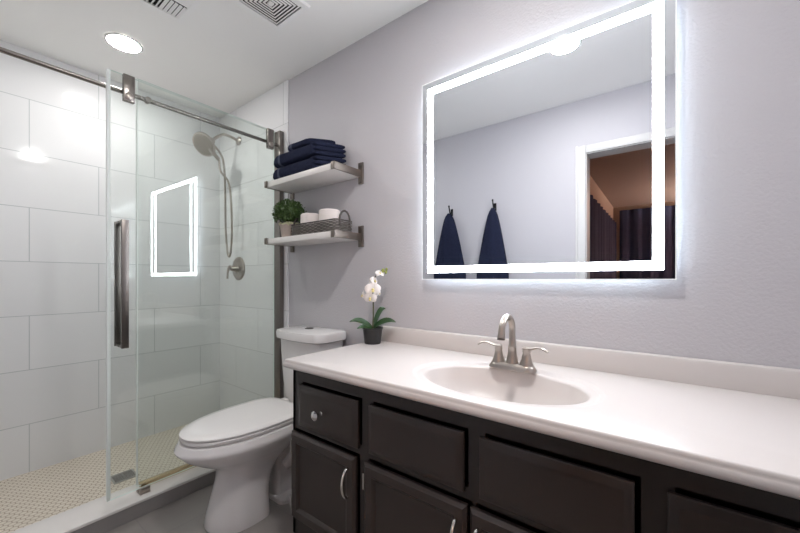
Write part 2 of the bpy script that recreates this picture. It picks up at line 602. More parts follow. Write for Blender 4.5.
t = thing('sliding_glass_door', (GD, -0.5, 0.08), 'sliding clear glass shower door with a long square pull handle', 'shower door')
pane('pane', GD, -0.936, -0.085, 0.108, 2.075, t)
mb = MB().box((GD + 0.001, -0.944, 0.106), (GD + 0.018, -0.930, 2.075), 0.002)
mb.build('edge_seal', M['rubber'], t)
for yc in (-0.865, -0.128):
    h = MB().box((GD + 0.014, yc - 0.022, 1.950), (GD + 0.036, yc + 0.022, 2.074), 0.002).build('roller_hanger', M['railmetal'], t)
    MB().lathe([(0.016, 0), (0.016, 0.006), (0.012, 0.008)], (GD + 0.0355, yc, 1.975), 20, (1, 0, 0)).build('bolt', M['nickel'], h)
hd = MB()
for s in (1, -1):
    xo = GD + s * 0.052
    hd.box((xo - 0.006, -0.900, 0.800), (xo + 0.006, -0.872, 1.392), 0.001)
    for zz in (0.806, 1.386):
        hd.box((GD + 0.004 + s * 0.004, -0.896, zz - 0.006), (xo, -0.876, zz + 0.006), 0.001)
hd.build('pull_handle', M['nickel_dark'], t)

t = thing('shower_rail', (GR, -0.76, RZ), 'round brushed metal rail carrying the shower door', 'rail')
MB().tube([(GR, WF + 0.001, RZ), (GR, -0.04, RZ)], 0.0105, 16).build('bar', M['railmetal'], t)
for yc in (-0.775,):
    MB().tube([(GR - 0.0125, yc, RZ), (GR + 0.014, yc, RZ)], 0.014, 16).build('standoff', M['nickel_dark'], t)
MB().lathe([(0.026, 0), (0.026, 0.01), (0.016, 0.012)], (GR, WF + 0.0005, RZ), 24, (0, 1, 0)).build('wall_flange', M['nickel'], t)

mb = MB().box((-2.098, -0.040, 0.081), (-2.034, -0.0085, 2.105), 0.002)
o = mb.build('wall_jamb', M['nickel_dark'], origin=(-2.066, -0.02, 0.081))
tag(o, 'tall flat metal jamb fixed to the wall at the end of the shower glass', 'jamb')

mb = MB()
mb.box((GD - 0.022, -0.822, 0.0802), (GD + 0.030, -0.778, 0.088), 0.002)
mb.box((GD + 0.014, -0.822, 0.086), (GD + 0.028, -0.778, 0.110), 0.003)
mb.box((GD - 0.020, -0.822, 0.086), (GD - 0.009, -0.778, 0.094), 0.002)
o = mb.build('door_guide', M['nickel'], origin=(GD, -0.805, 0.0802))
tag(o, 'small metal guide block at the foot of the glass on the curb', 'door guide')

# drain
dx, dy = -2.43, -0.775
t = thing('shower_drain', (dx, dy, 0.005), 'square metal drain grate in the beige mosaic shower floor', 'drain')
mb = MB(); sq_ring(mb, dx, dy, 0.055, 0.047, 0.0055, 0.010)
mb.build('frame', M['drainmetal'], t)
MB().box((dx - 0.048, dy - 0.048, 0.0052), (dx + 0.048, dy + 0.048, 0.0062)).build('shade_sheet', M['ventdark'], t)  # dark sheet under the bars stands in for the shaded drain hole
mb = MB()
for k in range(6):
    xx = dx - 0.040 + k * 0.016
    mb.box((xx - 0.003, dy - 0.047, 0.006), (xx + 0.003, dy + 0.047, 0.0095))
mb.box((dx - 0.047, dy - 0.004, 0.006), (dx + 0.047, dy + 0.004, 0.0095))
mb.build('grate', M['drainmetal'], t)

# shower head with hand piece and hose
fx, fz = -2.615, 2.182
t = thing('shower_sprayer', (fx, -0.008, fz), 'brushed nickel shower head with handheld sprayer and long looping hose', 'shower head')
MB().lathe([(0.034, 0), (0.033, 0.006), (0.020, 0.016), (0.012, 0.020)], (fx, -0.0082, fz), 28, (0, -1, 0)).build('flange', M['nickel'], t)
arm = catmull([(fx, -0.02, fz), (fx, -0.07, fz + 0.012), (fx, -0.13, fz + 0.010), (fx, -0.18, fz - 0.028), (fx, -0.205, fz - 0.056)], 8)
MB().tube(arm, 0.0105, 14).build('arm', M['nickel'], t)
n = Vector((0.30, -0.74, -0.58)).normalized()
mount = Vector((fx, -0.215, fz - 0.066))
MB().ball(tuple(mount), 0.026, u=20, v=12).tube([mount, mount + n * 0.045], [0.021, 0.026], 18).build('swivel_dock', M['nickel'], t)
hc = mount + n * 0.078
MB().lathe([(0.024, -0.034), (0.048, -0.024), (0.078, -0.010), (0.086, 0.0), (0.084, 0.007), (0.075, 0.009)], tuple(hc), 40, tuple(n)).build('spray_head', M['nickel'], t)
MB().lathe([(0.074, 0.0085), (0.071, 0.0112), (0.02, 0.0122)], tuple(hc), 40, tuple(n)).build('spray_face', M['sprayface'], t)
hb = hc - n * 0.018 + Vector((0.03, 0.02, -0.035))
hend = Vector((fx + 0.055, -0.185, fz - 0.205))
MB().tube(catmull([hb, hb * 0.5 + hend * 0.5 + Vector((0.0, -0.014, 0.008)), hend], 8), [0.0175] * 5 + [0.0155] * 6 + [0.013] * 6, 16).build('handle', M['nickel'], t)
hose = catmull([hend, hend + Vector((0.004, 0.01, -0.08)), (fx + 0.075, -0.12, 1.80), (fx + 0.072, -0.10, 1.50), (fx + 0.055, -0.10, 1.33),
                (fx + 0.030, -0.10, 1.285), (fx + 0.005, -0.10, 1.33), (fx + 0.0, -0.11, 1.50), (fx + 0.03, -0.13, 1.80), (fx + 0.045, -0.15, 1.98),
                (fx + 0.03, -0.185, 2.06), (fx, -0.212, fz - 0.085)], 10)
MB().tube(hose, 0.0075, 10).build('hose', M['nickel'], t)

# shower valve
qx, qz = -2.615, 1.20
t = thing('shower_valve', (qx, -0.008, qz), 'round brushed nickel shower valve plate with lever handle', 'shower valve')
MB().lathe([(0.090, 0), (0.090, 0.004), (0.082, 0.012), (0.062, 0.015), (0.055, 0.013), (0.040, 0.018)], (qx, -0.0082, qz), 48, (0, -1, 0)).build('escutcheon', M['nickel'], t)
MB().lathe([(0.036, 0.012), (0.032, 0.03), (0.022, 0.044), (0.019, 0.062), (0.014, 0.068)], (qx, -0.0082, qz), 28, (0, -1, 0)).build('stem', M['nickel'], t)
MB().tube(catmull([(qx, -0.070, qz + 0.012), (qx, -0.086, qz + 0.006), (qx, -0.094, qz - 0.03), (qx, -0.098, qz - 0.080)], 6),
          [0.012] * 6 + [0.009] * 6 + [0.0075] * 7, 12).build('lever', M['nickel'], t)


# ------------------------------------------------------------------ toilet
TX = -1.615


def egg(yb, yf, hw, z, n=56, wide=0.40, sq=1.0):
    yc = yb + wide * (yf - yb)
    out = []
    for k in range(n):
        a = 2 * PI * k / n
        s, c = math.sin(a), math.cos(a)
        p = 2.0 / (2.0 + (sq if c < 0 else 0.15))
        sx = math.copysign(abs(s) ** p, s)
        cy = math.copysign(abs(c) ** p, c)
        y = yc + (yf - yc) * cy if c >= 0 else yc + (yc - yb) * cy
        out.append((TX + hw * sx, y, z))
    return out


t = thing('toilet', (TX, -0.40, 0.0), 'white two-piece toilet with closed lid beside the dark vanity', 'toilet')
mb = MB()
mb.loft([egg(-0.435, -0.686, 0.126, 0.0, sq=3), egg(-0.435, -0.690, 0.128, 0.012, sq=3), egg(-0.435, -0.678, 0.120, 0.06, sq=3), egg(-0.43, -0.655, 0.110, 0.14, sq=3),
         egg(-0.41, -0.640, 0.106, 0.20, sq=2.5), egg(-0.365, -0.638, 0.108, 0.245, sq=2), egg(-0.31, -0.662, 0.126, 0.275),
         egg(-0.28, -0.725, 0.160, 0.310), egg(-0.255, -0.776, 0.186, 0.345), egg(-0.245, -0.804, 0.200, 0.376),
         egg(-0.243, -0.808, 0.202, 0.386), egg(-0.243, -0.803, 0.199, 0.395), egg(-0.248, -0.793, 0.191, 0.416), egg(-0.26, -0.77, 0.175, 0.421)])


def rrect(cx, cy, hx, hy, z, r, n=8):
    out = []
    for (sx, sy, a0) in ((1, 1, 0), (-1, 1, PI / 2), (-1, -1, PI), (1, -1, 1.5 * PI)):
        for k in range(n + 1):
            a = a0 + PI / 2 * k / n
            out.append((cx + sx * (hx - r) + r * math.cos(a), cy + sy * (hy - r) + r * math.sin(a), z))
    return out


# rear trapway block, foot flange and tank deck
mb.loft([rrect(TX, -0.235, 0.118, 0.150, 0.0, 0.04), rrect(TX, -0.235, 0.118, 0.150, 0.018, 0.04), rrect(TX, -0.235, 0.105, 0.142, 0.026, 0.04)])
mb.loft([rrect(TX, -0.24, 0.062, 0.14, 0.02, 0.03), rrect(TX, -0.24, 0.060, 0.14, 0.20, 0.03), rrect(TX, -0.22, 0.085, 0.16, 0.30, 0.04),
         rrect(TX, -0.185, 0.125, 0.150, 0.365, 0.05), rrect(TX, -0.185, 0.135, 0.155, 0.395, 0.05), rrect(TX, -0.185, 0.130, 0.150, 0.421, 0.05)])
for s in (1, -1):
    path = catmull([(TX + s * 0.052, -0.33, 0.16), (TX + s * 0.066, -0.27, 0.20), (TX + s * 0.070, -0.20, 0.19), (TX + s * 0.066, -0.15, 0.12), (TX + s * 0.060, -0.125, 0.03)], 7)
    mb.tube(path, [0.030 + 0.014 * min(1, i / 8) for i in range(len(path))], 14)
    mb.loft([egg(-0.30, -0.60, 0.08, 0.24), egg(-0.22, -0.60, 0.10, 0.31), egg(-0.15, -0.60, 0.12, 0.36)])
mb.build('bowl', M['china'], t, sharp=50)
for s in (1, -1):
    MB().lathe([(0.016, 0.0), (0.016, 0.008), (0.011, 0.018), (0.004, 0.021)], (TX + s * 0.094, -0.235, 0.026), 18).build('bolt_cap', M['china'], t)
MB().loft([egg(-0.262, -0.783, 0.181, 0.4225, sq=2), egg(-0.258, -0.788, 0.185, 0.428, sq=2), egg(-0.258, -0.788, 0.185, 0.437, sq=2), egg(-0.262, -0.783, 0.181, 0.441, sq=2)]).build('seat', M['seatplastic'], t)
MB().loft([egg(-0.256, -0.783, 0.181, 0.4435, sq=2), egg(-0.252, -0.789, 0.186, 0.446, sq=2), egg(-0.252, -0.789, 0.186, 0.451, sq=2), egg(-0.258, -0.780, 0.179, 0.457, sq=2),
           egg(-0.28, -0.74, 0.15, 0.460, sq=2), egg(-0.36, -0.62, 0.08, 0.461, sq=2)]).build('lid', M['seatplastic'], t)
for s in (1, -1):
    MB().box((TX + s * 0.075 - 0.022, -0.252, 0.4215), (TX + s * 0.075 + 0.022, -0.222, 0.452), 0.006).build('hinge', M['seatplastic'], t)


def tankring(hx, yb, yf, z, bow=0.02, r=0.045):
    pts = rrect(TX, (yb + yf) / 2, hx, abs(yf - yb) / 2, z, r)
    return [(x, y - (bow * (1 - ((x - TX) / hx) ** 2) if y < (yb + yf) / 2 else 0), z_) for x, y, z_ in pts]


def tankring_dense(hx, yb, yf, z, bow=0.02, r=0.045):
    pts = tankring(hx, yb, yf, z, 0, r)
    # subdivide the long straight front so that it can bow outwards
    out = []
    for i, p in enumerate(pts):
        q = pts[(i + 1) % len(pts)]
        out.append(p)
        if math.hypot(p[0] - q[0], p[1] - q[1]) > hx:
            for k in range(1, 10):
                out.append(tuple(p[j] + (q[j] - p[j]) * k / 10 for j in range(3)))
    ym = (yb + yf) / 2
    return [(x, y - (bow * (1 - ((x - TX) / hx) ** 2) * (1 if y < ym else 0)), z_) for x, y, z_ in out]


MB().loft([tankring_dense(0.150, -0.035, -0.185, 0.4225), tankring_dense(0.163, -0.030, -0.195, 0.45), tankring_dense(0.176, -0.025, -0.200, 0.60),
           tankring_dense(0.190, -0.022, -0.204, 0.777)]).build('tank', M['china'], t)
MB().loft([tankring_dense(0.196, -0.018, -0.210, 0.778, 0.03), tankring_dense(0.205, -0.012, -0.218, 0.784, 0.03), tankring_dense(0.208, -0.012, -0.220, 0.815, 0.03),
           tankring_dense(0.204, -0.014, -0.216, 0.827, 0.03), tankring_dense(0.185, -0.03, -0.198, 0.833, 0.025)]).build('tank_lid', M['china'], t)
MB().lathe([(0.026, 0.0), (0.026, 0.004), (0.021, 0.006)], (TX - 0.02, -0.112, 0.8332), 24).build('flush_button', M['nickel_dark'], t)

# ------------------------------------------------------------------ wall shelves
SX0, SX1 = -1.945, -1.328


def shelf(z, label):
    """z = underside of the board"""
    t = thing('wall_shelf', ((SX0 + SX1) / 2, -0.1, z), label, 'shelf', 'wall shelves above the toilet')
    MB().box((SX0 + 0.006, -0.197, z + 0.002), (SX1 - 0.006, -0.0005, z + 0.034), 0.0015).build('board', M['board'], t)
    for xc in (SX0, SX1):
        mb = MB()
        mb.box((xc - 0.005, -0.203, z), (xc + 0.005, -0.004, z + 0.038), 0.001)
        s = 1 if xc == SX0 else -1
        mb.box((xc - (0.005 if s > 0 else 0.022), -0.2035, z), (xc + (0.022 if s > 0 else 0.005), -0.198, z + 0.038), 0.001)
        mb.box((xc - 0.017, -0.010, z - 0.036), (xc + 0.017, -0.0008, z + 0.080), 0.001)
        b = mb.build('bracket', M['shelfmetal'], t)
        for zz in (z - 0.026, z + 0.066):
            MB().lathe([(0.005, 0), (0.005, 0.002), (0.003, 0.003)], (xc, -0.010, zz), 12, (0, -1, 0)).build('screw', M['nickel_dark'], b)
    return t


shelf(1.676, 'upper white wall shelf with metal brackets, holding folded navy towels')
shelf(1.330, 'lower white wall shelf with metal brackets, holding plant and basket')


# folded towels
def folded_towel(xa, xb, ya, yb, z, h, flaps, label, seed, skew=0.085):
    """folded towel: a thick rounded fold along the front and left, layered edges showing at the right end"""
    rnd = random.Random(seed)
    t = thing('folded_towel', ((xa + xb) / 2, (ya + yb) / 2, z), label, 'towel', 'folded navy towels on the shelf')

    def section(x, hz, zc, grow=0.0, n=36, inset=0.0):
        ring = []
        for k in range(n):
            a = 2 * PI * k / n
            c, s_ = math.cos(a), math.sin(a)
            py = math.copysign(abs(c) ** 0.42, c)
            pz = math.copysign(abs(s_) ** 0.62, s_)
            y = (ya + yb) / 2 + ((yb - ya) / 2 - inset + grow) * py
            v = (y - ya) / (yb - ya)
            u = (x - xa) / (xb - xa)
            ring.append((x + skew * v * u, y, zc + (hz + grow) * pz))
        return ring
    mb = MB()
    N = 26
    rings = []
    for i in range(N + 1):
        u = i / N
        q = min(u / 0.12, 1)
        e = math.sqrt(max(0.0, 1 - (1 - q) ** 2)) * 0.85 + 0.15
        q2 = min((1 - u) / 0.05, 1)
        e = min(e, 0.55 + 0.45 * math.sqrt(max(0.0, 1 - (1 - q2) ** 2)))
        wob = 1 - 0.035 * (0.5 + 0.5 * math.sin(7 * u + seed))
        rings.append(section(xa + (xb - xa) * u, h / 2 * e * wob, z + h / 2 * e * wob if i else z + h * 0.30, inset=0.014 * (1 - e)))
    mb.loft(rings)
    lh = h / flaps
    for L in range(flaps):
        zc = z + lh * (L + 0.5)
        x1_ = xb + 0.012 + rnd.uniform(-0.002, 0.004)
        mb.loft([section(x, lh * 0.5 * e, zc, inset=0.004 + i_) for x, e, i_ in ((xb - 0.03, 0.9, 0), (xb + 0.002, 0.95, 0), (x1_ - 0.003, 0.85, 0.002), (x1_, 0.45, 0.006))])
    mb.build('cloth', M['navy'], t, sharp=70)
    xq = xa + (xb - xa) * 0.16
    mb = MB()
    mb.loft([section(x, h / 2, z + h / 2, 0.0006) for x in (xq, xq + 0.02)])
    mb.build('woven_band', M['navyband'], t, sharp=70)
    return t


folded_towel(-1.895, -1.505, -0.192, -0.030, 1.7105, 0.076, 3, 'large folded navy towel at the bottom of the stack on the upper shelf', 1)
folded_towel(-1.890, -1.51, -0.190, -0.030, 1.789, 0.076, 3, 'large folded navy towel in the middle of the stack on the upper shelf', 2)
folded_towel(-1.77, -1.60, -0.170, -0.035, 1.868, 0.042, 1, 'thin folded navy towel on the very top of the towel stack', 3, 0.10)

# topiary in a stone pot
px_, py_, SZ = -1.805, -0.125, 1.3655
t = thing('potted_topiary', (px_, py_, SZ), 'small round green topiary in a stone pot on the lower shelf', 'plant')
MB().lathe([(0.042, 0), (0.045, 0.002), (0.055, 0.068), (0.058, 0.072), (0.058, 0.078), (0.052, 0.078), (0.050, 0.070)], (px_, py_, SZ), 32).build('pot', M['stonepot'], t)
mb = MB()
for k in range(90):
    a = random.uniform(0, 2 * PI)
    r = 0.056 * math.sqrt(random.random())
    mb.ball((px_ + r * math.cos(a), py_ + r * math.sin(a), SZ + 0.076 + random.uniform(0, 0.010)), random.uniform(0.006, 0.010), u=7, v=5)
mb.build('moss', M['moss'], t)
mb = MB()
fc = Vector((px_, py_, SZ + 0.146))
mb.ball(tuple(fc), 0.068, (1, 1, 0.88), 20, 12)
for k in range(1500):
    d = Vector((random.gauss(0, 1), random.gauss(0, 1), random.gauss(0, 1))).normalized()
    if d.z < -0.55:
        continue
    p = fc + Vector((d.x, d.y, d.z * 0.88)) * random.uniform(0.066, 0.093)
    dr = (d + Vector((random.uniform(-1, 1), random.uniform(-1, 1), random.uniform(-1, 1))) * 0.9).normalized()
    sd = dr.cross(Vector((random.uniform(-1, 1), random.uniform(-1, 1), random.uniform(-1, 1)))).normalized()
    L, Wd = random.uniform(0.011, 0.017), random.uniform(0.0045, 0.007)
    up = dr.cross(sd) * 0.002
    mb.add([p, p + dr * L * 0.45 + sd * Wd + up, p + dr * L, p + dr * L * 0.45 - sd * Wd + up], [[0, 1, 2], [0, 2, 3]])
mb.build('foliage', M['leaf'], t)

# woven basket with end hoops
bx0, bx1, by0, by1 = -1.735, -1.352, -0.168, -0.045
t = thing('basket', ((bx0 + bx1) / 2, (by0 + by1) / 2, SZ), 'shallow grey woven basket with a hoop handle on the lower shelf', 'basket')
MB().box((bx0 + 0.004, by0 + 0.004, SZ), (bx1 - 0.004, by1 - 0.004, SZ + 0.004)).build('floor_panel', M['basket'], t)
mb = MB()
cxb, cyb = (bx0 + bx1) / 2, (by0 + by1) / 2
hx, hy = (bx1 - bx0) / 2, (by1 - by0) / 2
for r_ in range(7):
    zz = SZ + 0.006 + r_ * 0.0082
    ring = []
    base = rrect(cxb, cyb, hx, hy, zz, 0.02, 6)
    dense = []
    for i, p in enumerate(base):
        q = base[(i + 1) % len(base)]
        m_ = max(1, int(math.hypot(p[0] - q[0], p[1] - q[1]) / 0.006))
        for k in range(m_):
            dense.append(tuple(p[j] + (q[j] - p[j]) * k / m_ for j in range(3)))
    n_ = len(dense)
    for i, p in enumerate(dense):
        d = Vector((p[0] - cxb, p[1] - cyb, 0)).normalized()
        o_ = 0.0034 * math.sin(i * PI / 4 + r_ * PI)
        ring.append((p[0] + d.x * o_, p[1] + d.y * o_, zz))
    mb.tube(ring + [ring[0]], 0.0038, 6, False)
mb.build('weave', M['basket'], t, sharp=70)
rim = rrect(cxb, cyb, hx + 0.002, hy + 0.002, SZ + 0.064, 0.02, 6)
MB().tube(rim + [rim[0]], 0.004, 8, False).build('rim', M['wire'], t)
for xe in (bx1 + 0.003, bx0 - 0.003):
    hp = [(xe, cyb + 0.037 * math.cos(a), SZ + 0.062 + 0.052 * math.sin(a)) for a in [PI * k / 16 for k in range(17)]]
    hp = [(xe, cyb + 0.037, SZ + 0.03)] + hp + [(xe, cyb - 0.037, SZ + 0.03)]
    MB().tube(hp, 0.0055, 8).build('hoop_handle', M['wire'], t)


def roll(x, y, h, r, label):
    t = thing('paper_roll', (x, y, SZ + 0.0045), label, 'paper roll', 'white rolls in the basket')
    z = SZ + 0.0045
    MB().lathe([(0.021, 0), (r - 0.004, 0), (r, 0.004), (r, h - 0.006), (r - 0.006, h), (0.021, h), (0.021, 0)], (x, y, z), 40, capa=False, capb=False).build('paper', M['paper'], t)
    MB().lathe([(0.0195, 0), (0.0208, 0), (0.0208, h), (0.0195, h), (0.0195, 0)], (x, y, z), 28, capa=False, capb=False).build('core', M['card'], t)


roll(-1.632, -0.106, 0.122, 0.056, 'white paper roll in the basket next to the green topiary')
roll(-1.468, -0.106, 0.126, 0.058, 'white paper roll in the basket next to its hoop handle')

# ------------------------------------------------------------------ vanity cabinet
VX0, VX1, FY, CT = -1.206, 0.400, -0.531, 0.799      # face frame plane FY
t = thing('vanity_cabinet', ((VX0 + VX1) / 2, -0.27, 0.0), 'long dark espresso vanity cabinet with drawers and recessed panel doors', 'cabinet')
D0, D1, Q0, Q1 = 0.540, 0.702, 0.165, 0.508
mb = MB()
top = 0.7635
mb.box((VX0, FY, 0.09), (VX0 + 0.016, -0.001, top))
mb.box((VX1 - 0.016, FY, 0.09), (VX1, -0.001, top))
mb.box((VX0, FY + 0.005, 0.09), (VX1, -0.001, 0.108))
mb.box((VX0, -0.012, 0.09), (VX1, -0.001, top))
FRONTS = ((-1.156, -0.832, D0, D1), (-0.783, -0.436, D0, D1), (-0.390, -0.050, D0, D1), (0.004, 0.345, D0, D1),
          (-1.200, -0.842, Q0, Q1), (-0.801, -0.425, Q0, Q1), (-0.416, -0.040, Q0, Q1), (0.000, 0.370, Q0, Q1))
# face frame: a front plate pierced by an opening a little larger than each drawer front and door
xs = sorted(set([VX0, VX1] + [f[0] + 0.012 for f in FRONTS] + [f[1] + 0.011 for f in FRONTS]))
zs = sorted(set([0.09, top] + [f[2] + 0.012 for f in FRONTS] + [f[3] + 0.011 for f in FRONTS]))
for i in range(len(xs) - 1):
    for j in range(len(zs) - 1):
        cx_, cz_ = (xs[i] + xs[i + 1]) / 2, (zs[j] + zs[j + 1]) / 2
        if any(f[0] + 0.012 < cx_ < f[1] + 0.011 and f[2] + 0.012 < cz_ < f[3] + 0.011 for f in FRONTS):
            continue
        mb.box((xs[i], FY, zs[j]), (xs[i + 1], FY + 0.02, zs[j + 1]))
mb.build('carcass', M['espresso_body'], t)
MB().box((VX0 + 0.02, FY + 0.07, 0.0), (VX1, FY + 0.085, 0.09)).build('toe_kick', M['toekick'], t)


def slab(mb, x0, x1, z0, z1, th=0.019):
    """overlay drawer front with a moulded edge"""
    def ring(i, y):
        return [(x0 + i, y, z0 + i), (x1 - i, y, z0 + i), (x1 - i, y, z1 - i), (x0 + i, y, z1 - i)]
    f = FY - 0.0005
    mb.loft([ring(0, f), ring(0, f - th * 0.5), ring(0.004, f - th * 0.62), ring(0.006, f - th * 0.66), ring(0.016, f - th * 0.96), ring(0.019, f - th), ring(0.03, f - th)])


def panel_door(mb, x0, x1, z0, z1, th=0.019, fr=0.047):
    def ring(i, y):
        return [(x0 + i, y, z0 + i), (x1 - i, y, z0 + i), (x1 - i, y, z1 - i), (x0 + i, y, z1 - i)]
    f = FY - 0.0005
    mb.loft([ring(0, f), ring(0, f - th * 0.55), ring(0.005, f - th * 0.75), ring(0.010, f - th), ring(fr - 0.010, f - th), ring(fr - 0.004, f - th * 0.75),
             ring(fr, f - th * 0.42), ring(fr + 0.012, f - th * 0.42)])


def knob(x, z, parent):
    MB().lathe([(0.009, 0), (0.007, 0.004), (0.0065, 0.014), (0.012, 0.020), (0.0172, 0.025), (0.0172, 0.030), (0.012, 0.034), (0.004, 0.0355)], (x, FY - 0.0195, z), 24, (0, -1, 0)).build('knob', M['chrome'], parent)


def pull(x, z, parent):
    p = [(x, FY - 0.0195, z - 0.048), (x, FY - 0.030, z - 0.048), (x, FY - 0.043, z - 0.028), (x, FY - 0.048, z), (x, FY - 0.043, z + 0.028), (x, FY - 0.030, z + 0.048), (x, FY - 0.0195, z + 0.048)]
    c = catmull(p, 5)
    MB().tube(c, [0.0055 - 0.0012 * abs(i / (len(c) - 1) - 0.5) for i in range(len(c))], 10).build('handle', M['chrome'], parent)


def hinges(x, z0, z1, parent):
    for zz in (z0 + 0.055, z1 - 0.065):
        MB().tube([(x, FY - 0.012, zz - 0.027), (x, FY - 0.012, zz + 0.027)], 0.0042, 10).build('hinge', M['chrome'], parent)


for (a, b, kind, kn) in ((-1.156, -0.832, 'drawer', True), (-0.783, -0.436, 'false_front', False), (-0.390, -0.050, 'false_front', False), (0.004, 0.345, 'drawer', True)):
    mb = MB(); slab(mb, a, b, D0, D1)
    d = mb.build(kind, M['espresso'], t)
    if kn:
        knob((a + b) / 2 - 0.02, (D0 + D1) / 2, d)
for (a, b, hs) in ((-1.200, -0.842, 1), (-0.801, -0.425, 1), (-0.416, -0.040, -1), (0.000, 0.370, 1)):
    mb = MB(); panel_door(mb, a, b, Q0, Q1)
    d = mb.build('door', M['espresso'], t)
    pull((b - 0.028) if hs > 0 else (a + 0.026), 0.417, d)
    hinges((a - 0.003) if hs > 0 else (b + 0.003), Q0, Q1, d)

# ------------------------------------------------------------------ countertop with integral basin
KX0, KX1, KY0, KY1 = -1.222, 0.428, -0.571, -0.001
BCX, BCY = -0.425, -0.322
t = thing('countertop', ((KX0 + KX1) / 2, KY1 - 0.28, CT), 'glossy white cultured marble countertop with oval basin and backsplash', 'countertop')
angs = sorted(set([2 * PI * k / 112 for k in range(112)] + [math.atan2(y - BCY, x - BCX) % (2 * PI) for x in (KX0 + 0.012, KX1) for y in (KY0 + 0.012, KY1)]))


def rect_pt(a, x0, x1, y0, y1):
    c, s = math.cos(a), math.sin(a)
    ts = []
    if c > 1e-9: ts.append((x1 - BCX) / c)
    if c < -1e-9: ts.append((x0 - BCX) / c)
    if s > 1e-9: ts.append((y1 - BCY) / s)
    if s < -1e-9: ts.append((y0 - BCY) / s)
    k = min(ts)
    return (BCX + c * k, BCY + s * k)


base_pts = [rect_pt(a, KX0 + 0.012, KX1, KY0 + 0.012, KY1) for a in angs]


def outer(i, z):
    o = []
    for x, y in base_pts:
        u = (x - (KX0 + 0.012)) / (KX1 - KX0 - 0.012)
        v = (y - (KY0 + 0.012)) / (KY1 - KY0 - 0.012)
        o.append((KX0 + i + u * (KX1 - KX0 - i), KY0 + i + v * (KY1 - KY0 - i), CT + z))
    return o


def ell(a_, b_, z, dy=0.0):
    # point of the ellipse in the direction of the same polar angle
    o = []
    for a in angs:
        c, s = math.cos(a), math.sin(a)
        r = 1.0 / math.sqrt((c / a_) ** 2 + (s / b_) ** 2)
        o.append((BCX + c * r, BCY + s * r + dy, CT + z))
    return o


mb = MB()
mb.loft([outer(0.03, -0.0345), outer(0.006, -0.0345), outer(0.001, -0.031), outer(0.0, -0.025), outer(0.001, -0.018), outer(0.0035, -0.0135),
         outer(0.0045, -0.012), outer(0.0052, -0.008), outer(0.0065, -0.003), outer(0.009, -0.0008), outer(0.012, 0.0),
         ell(0.302, 0.214, 0.0), ell(0.296, 0.208, -0.0006), ell(0.288, 0.199, -0.0058), ell(0.282, 0.193, -0.0066), ell(0.266, 0.172, -0.0072), ell(0.260, 0.166, -0.0095),
         ell(0.256, 0.162, -0.016), ell(0.244, 0.151, -0.050), ell(0.222, 0.134, -0.085), ell(0.175, 0.105, -0.115), ell(0.11, 0.07, -0.133), ell(0.028, 0.028, -0.139)], False, True)
mb.build('slab', M['counter'], t, sharp=50)
MB().lathe([(0.027, 0), (0.027, 0.002), (0.021, 0.004), (0.019, 0.002), (0.016, 0.006), (0.004, 0.008)], (BCX, BCY, CT - 0.1392), 28).build('sink_drain', M['nickel'], t)
mb = MB()
prof = [(-0.001, 0.0002), (-0.022, 0.0002), (-0.022, 0.066), (-0.019, 0.074), (-0.013, 0.077), (-0.001, 0.077)]
mb.loft([[(x, y, CT + z) for y, z in prof] for x in (-1.17, KX1)])
mb.build('backsplash', M['counter'], t)

# ------------------------------------------------------------------ faucet
AX, AY, AZ = -0.434, -0.166, CT + 0.0004
t = thing('faucet', (AX, AY, AZ), 'brushed nickel two handle gooseneck faucet behind the sink basin', 'faucet')


def stadium(cx, cy, hx, hy, z, n=10):
    return rrect(cx, cy, hx, hy, z, hy * 0.98, n)


MB().loft([stadium(AX, AY, 0.084, 0.030, AZ), stadium(AX, AY, 0.084, 0.030, AZ + 0.004), stadium(AX, AY, 0.076, 0.025, AZ + 0.017), stadium(AX, AY, 0.070, 0.020, AZ + 0.021)]).build('base_plate', M['nickel'], t)
sp = [(AX, AY, AZ + 0.018), (AX, AY, AZ + 0.030), (AX, AY, AZ + 0.060), (AX, AY, AZ + 0.078), (AX, AY, AZ + 0.080), (AX, AY, AZ + 0.084), (AX, AY, AZ + 0.11)]
R_ = 0.051
for k in range(0, 13):
    a = PI * k / 12 * 1.02
    sp.append((AX, AY - R_ + R_ * math.cos(a), AZ + 0.138 + R_ * math.sin(a)))
sp.append((AX, AY - 2 * R_ - 0.005, AZ + 0.121))
rad = [0.022, 0.0195, 0.0148, 0.0135, 0.0145, 0.0125, 0.0112] + [0.0108] * 11 + [0.0112, 0.0122, 0.0128]
mbs = MB().tube(sp, rad, 20)
mbs.build('spout', M['nickel'], t)
MB().lathe([(0.0125, 0), (0.0125, 0.004), (0.009, 0.004)], (AX, AY - 2 * R_ - 0.005, AZ + 0.1175), 20).build('aerator', M['nickel_dark'], t)
for s in (1, -1):
    hx_ = AX + s * 0.050
    h = MB().lathe([(0.024, 0.0), (0.022, 0.006), (0.0155, 0.026), (0.0125, 0.044), (0.0135, 0.048), (0.0125, 0.060), (0.008, 0.064)], (hx_, AY, AZ + 0.018), 24).build('handle_hub', M['nickel'], t)
    lv = catmull([(hx_ - s * 0.010, AY, AZ + 0.077), (hx_ + s * 0.016, AY - 0.003, AZ + 0.079), (hx_ + s * 0.040, AY - 0.008, AZ + 0.086), (hx_ + s * 0.060, AY - 0.012, AZ + 0.084), (hx_ + s * 0.074, AY - 0.015, AZ + 0.076)], 6)
    MB().tube(lv, [0.010 - 0.0025 * min(1, i / 10) for i in range(len(lv))], 12, flat=0.55).build('lever', M['nickel'], h)

